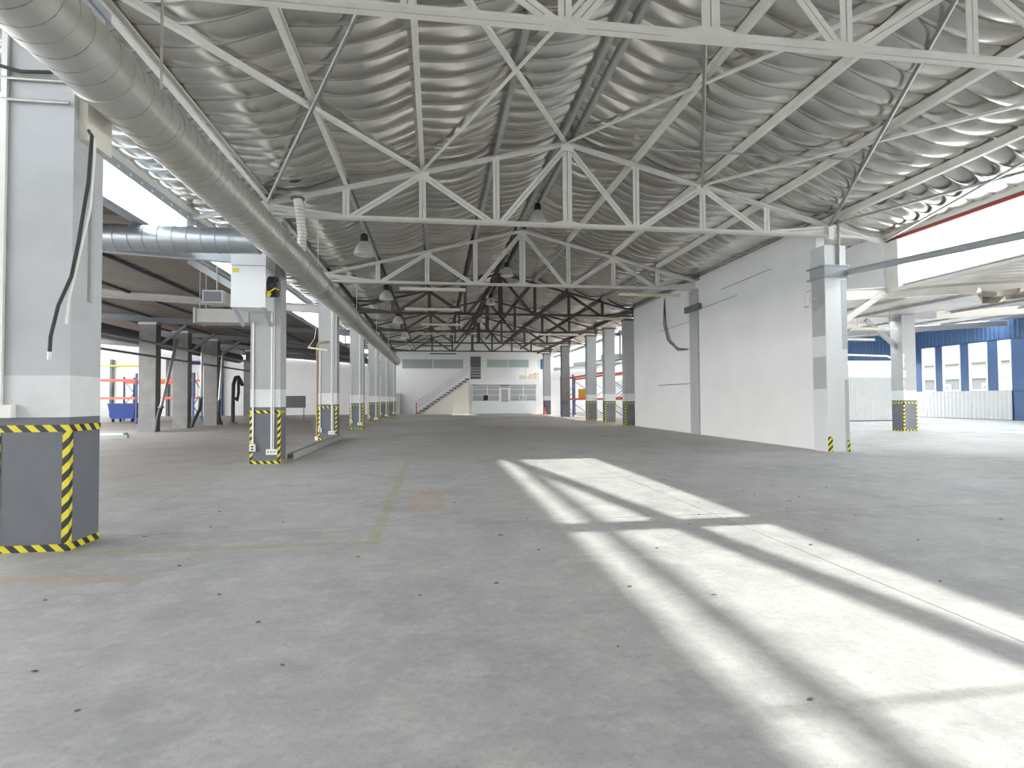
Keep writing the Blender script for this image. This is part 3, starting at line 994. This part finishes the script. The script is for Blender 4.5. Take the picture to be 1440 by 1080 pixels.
# ------------------------------------------------------------------ racks
def rack(loc, rz, bays, bl, dep, h, levels, label, group):
    r = empty('pallet_rack', loc, label, 'rack', group, None, rz)
    for i in range(bays + 1):
        x = i * bl
        for y in (0, dep):
            MB().box(x - .045, x + .045, y - .04, y + .04, 0, h).build('upright', 'rack_blue', r)
        br = MB()
        nz = int(h / .75)
        for j in range(nz):
            z0 = .2 + j * .75
            a, b_ = (0, dep) if j % 2 else (dep, 0)
            br.bar((x, a, z0), (x, b_, min(h - .1, z0 + .7)), .03, .03, (1, 0, 0))
        br.build('frame_bracing', 'rack_blue', r)
    for z in levels:
        for i in range(bays):
            for y in (0, dep):
                MB().box(i * bl + .045, (i + 1) * bl - .045, y - .03, y + .03, z - .11, z).build('beam', 'rack_orange', r)
    return r


rack((8.85, 28.2, 0), pi / 2, 3, 3.5, -.0 - 1.0, 2.75, (1.2, 2.6), 'blue and orange pallet rack behind the columns beyond the partition wall', 'pallet racks')
rack((13.0, 31.5, 0), pi / 2, 3, 2.8, -1.0, 3.2, (1.3, 2.9), 'blue and orange pallet rack standing further behind the first rack', 'pallet racks')
rack((-18.4, 31.6, 0), 0, 2, 2.8, 1.1, 2.65, (1.4, 2.35), 'blue and orange pallet rack in the dark side bay', 'pallet racks')
rack((-18.6, 36.3, 0), 0, 1, 2.8, 1.1, 2.65, (1.4, 2.35), 'short blue and orange pallet rack behind the blue bin', 'pallet racks')
tag(bx('crate', 'ochre', 9.05, 9.7, 33.0, 34.6, 1.2, 1.78), 'orange-yellow crate on the rack beam beyond the columns', 'crate')
bn_ = empty('waste_bin', (-17.6, 34.6, 0), 'blue wheeled waste bin beside the racks', 'bin')
MB().add([(-.6, -.45, .2), (.6, -.45, .2), (.6, .45, .2), (-.6, .45, .2), (-.7, -.55, 1.0), (.7, -.55, 1.0), (.7, .55, 1.0), (-.7, .55, 1.0)],
         [(0, 3, 2, 1), (4, 5, 6, 7), (0, 1, 5, 4), (1, 2, 6, 5), (2, 3, 7, 6), (3, 0, 4, 7)]).build('body', 'blue_paint', bn_)
MB().box(-.72, .72, -.57, .57, 1.0, 1.06).build('lid', 'blue_paint', bn_)
for x in (-.5, .5):
    for y in (-.38, .38):
        MB().tube([(x - .03, y, .1), (x + .03, y, .1)], .1, 12).build('wheel', 'rubber', bn_, True)

# ------------------------------------------------------------------ exhaust tubes in the dark bay
for i, (pts, hp, lb) in enumerate((
        ([(-10.2, 23.65, 3.6), (-10.2, 22.4, .95)], [(-10.2, 22.4, .95), (-10.2, 22.15, .5), (-10.2, 22.05, .06)], 'leaning against the column by the debris'),
        ([(-10.2, 26.1, 3.6), (-10.2, 25.95, 1.3)], [(-10.2, 25.95, 1.3), (-10.2, 25.85, .8), (-10.25, 25.4, .35), (-10.3, 25.3, .07)], 'hanging behind the second bare column'),
        ([(-10.2, 28.5, 3.6), (-10.2, 28.05, 1.2)], [(-10.2, 28.05, 1.2), (-10.2, 27.95, .6), (-10.25, 28.3, .2), (-10.3, 28.6, .07)], 'hanging before the hose loop'))):
    r = empty('exhaust_tube', (pts[1][0], pts[1][1], 0), f'steel exhaust tube with black hose, {lb}', 'exhaust tube', 'exhaust tubes of the dark bay')
    o0 = Vector((pts[1][0], pts[1][1], 0))
    MB().tube([Vector(p) - o0 for p in pts], .06, 12).build('rigid_tube', 'bare_tube', r, True)
    MB().tube([Vector(p) - o0 for p in hp], .07, 12).build('hose', 'rubber', r, True)
    MB().tube([Vector(pts[1]) - o0 + Vector((0, 0, -.04)), Vector(pts[1]) - o0 + Vector((0, 0, .04))], .1, 12).build('clamp', 'dark_grey', r)
r = empty('hose_loop', (-10.1, 30.3, 0), 'thick black suction hose looping between the bare columns', 'hose')
MB().tube([(0, -.75, .08), (0, -.75, 1.0), (0, -.7, 2.0), (0, -.4, 2.35), (0, 0, 2.4), (0, .35, 2.2), (0, .6, 2.0)], .09, 12).build('main_hose', 'rubber', r, True)
MB().tube([(.1, -.3, 2.3), (.1, -.25, 1.6), (.1, -.45, 1.2), (.1, -.7, 1.3)], .07, 12).build('branch_hose', 'rubber', r, True)
MB().tube([(0, -.75, .0), (0, -.75, .08)], .22, 14).build('base', 'dark_grey', r)
for x, z, rr, mt_, lb in ((-10.45, 3.35, .05, 'bare_tube', 'upper thin'), (-10.48, 2.85, .04, 'dark_grey', 'lower thin dark'), (-12.0, 3.75, .28, 'dark_grey', 'fat dark')):
    tag(MB().tube([(x, 13, z), (x, 36, z)], rr, 14).build('service_pipe', mt_, None, True), f'{lb} pipe running along the bare dark columns', 'pipe')
tag(bx('notice_board', 'dark_grey', -9.3, -7.95, 35.6, 35.66, .72, 1.45), 'dark grey board on legs before the bright wall', 'board')
for x in (-9.2, -8.05):
    MB().box(x - .02, x + .02, 35.61, 35.65, 0, .72).build('leg', 'dark_grey', bpy.data.objects['notice_board'])

for i, x in enumerate((-24.6, -20.6, -16.9, -14.9)):
    tag(bx('wall_post', 'dark_grey', x - .09, x + .09, 46.15, 46.39, 0, 4.4), f'dark steel post on the bright wall behind the racks, {ORD[3 - i]} from the big duct', 'post', 'posts on the bright wall')
bf = empty('blue_frame', (-18.0, 46.2, 0), 'blue steel door frame on the bright wall behind the racks', 'door frame')
for x in (-1.3, 1.3):
    MB().box(x - .12, x + .12, -.1, .1, 0, 4.2).build('jamb', 'blue_paint', bf)
MB().box(-1.42, 1.42, -.1, .1, 4.0, 4.3).build('lintel', 'blue_paint', bf)
tag(MB().tube([(-26, 46.07, 3.9), (-21.6, 46.07, 3.9), (-21.5, 46.07, 3.8), (-21.5, 46.07, 0)], .06, 8).build('gas_pipe', 'yellow', None, True), 'yellow gas pipe bending down the bright wall', 'pipe')
# ------------------------------------------------------------------ far end: stairs, gallery, glazed partition
YP, YB = 45.0, 46.38
ga = tag(bx('gallery', 'white_wall', 2.6, 8.75, YP + .02, YB, 2.35, 2.82), 'white gallery slab above the glazed partition', 'gallery')
MB().box(2.6, 2.9, YP + .02, YB, 0, 2.35).build('side_wall', 'white_wall', ga)
MB().box(8.25, 8.75, YP + .02, YB, 0, 2.35).build('side_wall', 'white_wall', ga)
MB().box(2.9, 8.25, YB - .3, YB, 0, 2.35).build('back_wall', 'blind_grey', ga)
rl = empty('railing', (5.6, YP + .05, 2.82), 'white gallery railing above the glazed partition', 'railing')
for i in range(6):
    x = -2.95 + i * 1.18
    MB().box(x - .025, x + .025, -.025, .025, 0, .93).build('post', 'white_plastic', rl)
for z in (.25, .48, .7, .9):
    MB().box(-2.98, 2.98, -.018, .018, z - .018, z + .018).build('rail', 'white_plastic', rl)
gp = empty('glazed_partition', (5.57, YP - .04, 0), 'white glazed partition with door under the gallery', 'partition')
xe = [-2.63, -1.4, -.42, .45, 1.55, 2.63]
for x in xe:
    MB().box(x - .035, x + .035, 0, .07, 0, 2.3).build('frame_post', 'white_plastic', gp)
for i in range(5):
    a, b_ = xe[i] + .035, xe[i + 1] - .035
    if i == 2:
        d = MB().box(a, b_, .0, .05, .02, .95).build('door', 'white_enamel', gp)
        MB().box(a, a + .12, 0, .05, .95, 1.98).build('door_stile', 'white_plastic', d)
        MB().box(b_ - .12, b_, 0, .05, .95, 1.98).build('door_stile', 'white_plastic', d)
        MB().box(a, b_, 0, .05, 1.98, 2.08).build('door_rail', 'white_plastic', d)
        MB().box(a + .12, b_ - .12, .02, .03, .95, 1.98).build('door_pane', 'blind_grey', d)
        MB().box(b_ - .1, b_ - .06, -.04, 0, .98, 1.08).build('handle', 'dark_grey', d)
        MB().box(a, b_, .02, .03, 2.1, 2.27).build('pane', 'blind_grey', gp)
        continue
    MB().box(a, b_, .01, .05, 0, 1.05).build('lower_panel', 'white_enamel', gp)
    for za, zb in ((1.09, 1.5), (1.54, 1.95), (1.99, 2.27)):
        MB().box(a, b_, .02, .03, za, zb).build('pane', 'blind_grey', gp)
        MB().box(a, b_, 0, .06, zb, zb + .04).build('transom', 'white_plastic', gp)
MB().box(-1.72, -1.36, -.02, .0, 1.08, 1.5).build('dark_hatch', 'black', gp)
f_ = MB()
for a, b_ in (((1.2, 1.08), (1.8, 1.12)), ((1.2, 1.46), (1.8, 1.5)), ((1.2, 1.08), (1.25, 1.5)), ((1.75, 1.08), (1.8, 1.5))):
    f_.box(a[0], b_[0], -.02, 0, a[1], b_[1])
f_.build('hatch_frame', 'white_plastic', gp)

st = empty('staircase', (-1.5, 44.0, 0), 'dark-stepped straight staircase climbing to the gallery', 'staircase')
ns = 16
rise, run = 2.82 / ns, 4.1 / ns
for i in range(ns):
    MB().box(i * run, i * run + run + .05, -.03, .95, (i + 1) * rise - .10, (i + 1) * rise).build('tread', 'stair_dark', st)
MB().add([(.5, .1, 0), (4.08, .1, 0), (4.08, .1, 2.55), (.5, .1, .12), (.5, .16, 0), (4.08, .16, 0), (4.08, .16, 2.55), (.5, .16, .12)],
         [(0, 1, 2, 3), (7, 6, 5, 4), (0, 4, 5, 1), (1, 5, 6, 2), (2, 6, 7, 3), (3, 7, 4, 0)]).build('under_panel', 'cream_wall', st)
for y in (.95,):
    MB().add([(0, y - .02, 0), (.25, y - .02, 0), (4.1, y - .02, 2.62), (4.1, y - .02, 2.82), (0, y + .02, 0), (.25, y + .02, 0), (4.1, y + .02, 2.62), (4.1, y + .02, 2.82)],
             [(0, 1, 2, 3), (7, 6, 5, 4), (0, 4, 5, 1), (1, 5, 6, 2), (2, 6, 7, 3), (3, 7, 4, 0)]).build('stringer', 'white_plastic', st)
for i in range(5):
    x = .1 + i * 1.0
    MB().box(x - .02, x + .02, -.02, .02, x * .688 + .1, x * .688 + .98).build('baluster', 'white_plastic', st)
for dz in (.5, .72, .95):
    MB().bar((.05, 0, dz + .05), (4.1, 0, 2.82 + dz), .035, .035).build('handrail', 'grey_steel', st)
for x in (1.6, 2.9):
    MB().box(x - .03, x + .03, -.0, .06, 0, x * .688 - .05).build('support_post', 'white_plastic', st)
MB().box(-.04, .04, -.04, .04, 0, .95).build('newel', 'red_paint', st)

# windows and door in the upper far wall
def far_window(n, x0, x1, z0, z1, mat, panes):
    r = tag(bx(f'window_{n}', 'white_plastic', x0 - .1, x1 + .1, YB - .02, YB + .02, z0 - .1, z1 + .1), kind='structure')
    for i in range(panes):
        a = x0 + (x1 - x0) * i / panes
        b_ = x0 + (x1 - x0) * (i + 1) / panes
        MB().box(a + .03, b_ - .03, YB - .04, YB - .02, z0, z1).build('pane', mat, r)
    return r


far_window(41, -2.75, 2.3, 3.75, 4.5, 'blind_grey', 2)
far_window(42, 4.25, 7.85, 3.85, 4.5, 'blind_green', 2)
dr = tag(bx('door_1', 'white_plastic', 2.78, 3.85, YB - .02, YB + .02, 2.82, 4.85), kind='structure')
MB().box(2.88, 3.75, YB - .05, YB - .02, 2.84, 4.75).build('door_leaf', 'interior_dark', dr)
far_window(43, 8.8, 9.3, 3.7, 4.55, 'blue_sheet', 1)
far_window(44, -19.8, -18.6, 1.5, 3.4, 'blue_sheet', 1)
far_window(45, -22.5, -21.3, 1.5, 3.4, 'blind_grey', 1)
far_window(46, -14.5, -12.5, 2.3, 3.9, 'blind_grey', 2)
for i, (x, w_, h, mt_) in enumerate(((7.1, .35, .35, 'cardboard'), (7.5, .4, .25, 'cardboard'), (7.95, .45, .42, 'cardboard'), (8.35, .3, .55, 'cardboard'))):
    b0 = empty('carton', (x, YP + .5, 2.82), ('small', 'flat', 'square', 'tall')[i] + ' carton stored on the gallery behind the railing', 'carton', 'cartons on the gallery')
    MB().box(-w_ / 2, w_ / 2, -.2, .2, 0, h).build('body', mt_, b0)
    MB().box(-.03, .03, -.202, .202, h, h + .004).build('packing_tape', 'dusty_tube', b0)
ex = empty('fire_extinguisher', (8.0, 40.55, 0), 'red fire extinguisher standing before the dark column', 'extinguisher')
MB().lathe((0, 0, 0), [(0, 0), (.09, 0), (.09, .45), (.05, .55), (.03, .6), (0, .6)], 16).build('cylinder', 'red_paint', ex, True)
MB().box(-.03, .06, -.02, .02, .6, .68).build('valve', 'black', ex)
MB().tube([(.04, 0, .64), (.12, 0, .55), (.11, 0, .2)], .012, 6).build('hose', 'rubber', ex, True)
tag(bx('cable_cabinet', 'grey_paint', -3.3, -2.85, 45.6, 46.3, .0, 1.7), 'grey cabinet against the far wall beside the duct end', 'cabinet')

# ------------------------------------------------------------------ blue-walled bay on the right
XW = 27.4


def corrug(name, mat, p0, p1, z0, z1, axis, per=.22, amp_=.03, parent=None):
    mb = MB()
    L_ = p1 - p0
    n = int(L_ / (per / 4))
    for i in range(n + 1):
        t = p0 + L_ * i / n
        d = amp_ * (1 if (i % 4) in (1, 2) else 0)
        for z in (z0, z1):
            mb.v.append((axis[1] - d, t, z) if axis[0] == 'x' else (t, axis[1] - d, z))
    for i in range(n):
        mb.f.append((2 * i, 2 * i + 2, 2 * i + 3, 2 * i + 1))
    return mb.build(name, mat, parent)


ww_ = tag(bx('wall_window_side', 'blue_sheet', XW + .06, XW + .14, 22.6, 29.0, 0, 1.45), kind='structure')
MB().box(XW + .06, XW + .14, 22.6, 29.0, 3.9, 5.3).build('upper_wall', 'blue_sheet', ww_)
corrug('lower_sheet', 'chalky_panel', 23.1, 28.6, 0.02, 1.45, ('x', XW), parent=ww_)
corrug('upper_sheet', 'blue_sheet', 22.6, 29.0, 3.95, 5.2, ('x', XW), parent=ww_)
wys = [(23.06, 23.7), (24.23, 25.21), (25.68, 26.72), (27.15, 28.0)]
prev = 22.6
for i, (a, b_) in enumerate(wys + [(29.0, 29.0)]):
    MB().box(XW, XW + .14, prev, a, 1.45, 3.9).build('pier_sheet', 'blue_sheet', ww_)
    prev = b_
for i, (a, b_) in enumerate(wys):
    r = tag(bx(f'window_{51 + i}', 'white_plastic', XW - .03, XW + .05, a, b_, 1.45, 1.52), kind='structure')
    MB().box(XW - .03, XW + .05, a, b_, 3.83, 3.9).build('head', 'white_plastic', r)
    for y in (a, b_ - .07):
        MB().box(XW - .03, XW + .05, y, y + .07, 1.52, 3.83).build('jamb', 'white_plastic', r)
    MB().box(XW + .01, XW + .018, a + .07, b_ - .07, 1.52, 3.83).build('pane', 'glass', r)
tag(bx('wall_blue_near', 'blue_sheet', XW, XW + .14, 16, 22.6, 0, 5.3), kind='structure')
wb = tag(bx('wall_blue_end', 'blue_sheet', 18.5, 27.5, 29.0, 29.1, 3.3, 5.3), kind='structure')
corrug('sheet', 'blue_sheet', 18.5, 27.4, 3.25, 5.1, ('y', 28.99), parent=wb)
gt = empty('gate_frame', (22.4, 26, 0), 'white rounded tube gate frame behind the white sheet screen', 'gate')
MB().tube([(-3, 0, 3.4), (1.0, 0, 3.3), (1.35, 0, 3.15), (1.45, 0, 2.8), (1.45, 0, 0)], .05, 10).build('tube_frame', 'white_plastic', gt, True)
MB().box(1.5, 1.62, -.06, .06, 0, 4.2).build('post', 'blue_paint', gt)
ms = empty('sheet_screen', (20.7, 24, 0), 'low white corrugated sheet screen before the gate frame', 'screen')
for i in range(3):
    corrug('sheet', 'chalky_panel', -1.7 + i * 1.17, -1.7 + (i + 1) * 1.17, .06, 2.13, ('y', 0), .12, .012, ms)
MB().box(-1.72, 1.82, -.02, .03, 2.1, 2.16).build('top_rail', 'white_plastic', ms)
MB().box(-1.72, 1.82, -.03, .04, 0, .06).build('bottom_rail', 'dark_grey', ms)
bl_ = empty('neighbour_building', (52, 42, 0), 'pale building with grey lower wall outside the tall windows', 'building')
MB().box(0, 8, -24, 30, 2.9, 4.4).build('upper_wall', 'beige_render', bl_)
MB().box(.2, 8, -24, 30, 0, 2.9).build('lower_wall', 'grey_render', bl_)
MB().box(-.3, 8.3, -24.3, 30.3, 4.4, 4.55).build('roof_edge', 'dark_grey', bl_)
for y in (-2, 3, 8):
    w_ = MB().box(-.02, .2, y, y + 1.6, 1.0, 2.4).build('window', 'white_plastic', bl_)
    MB().box(-.04, -.02, y + .15, y + 1.45, 1.15, 2.25).build('pane', 'interior_dark', w_)
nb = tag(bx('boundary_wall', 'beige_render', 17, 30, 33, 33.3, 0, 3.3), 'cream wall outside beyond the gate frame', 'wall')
# torn foil under the bright side roof
tf = MB()
for i in range(9):
    for j in range(4):
        tf.v.append((11.9 + i * .2, 10.7 + random.uniform(-.12, .12), 3.32 + j * .075 + random.uniform(-.05, .05) - .05 * sin(i * .8)))
for i in range(8):
    for j in range(3):
        a = i * 4 + j
        tf.f.append((a, a + 4, a + 5, a + 1))
tag(tf.build('torn_foil', 'tan_foil', None, True), 'crumpled strip of torn foil hanging from the side beam', 'foil scrap')
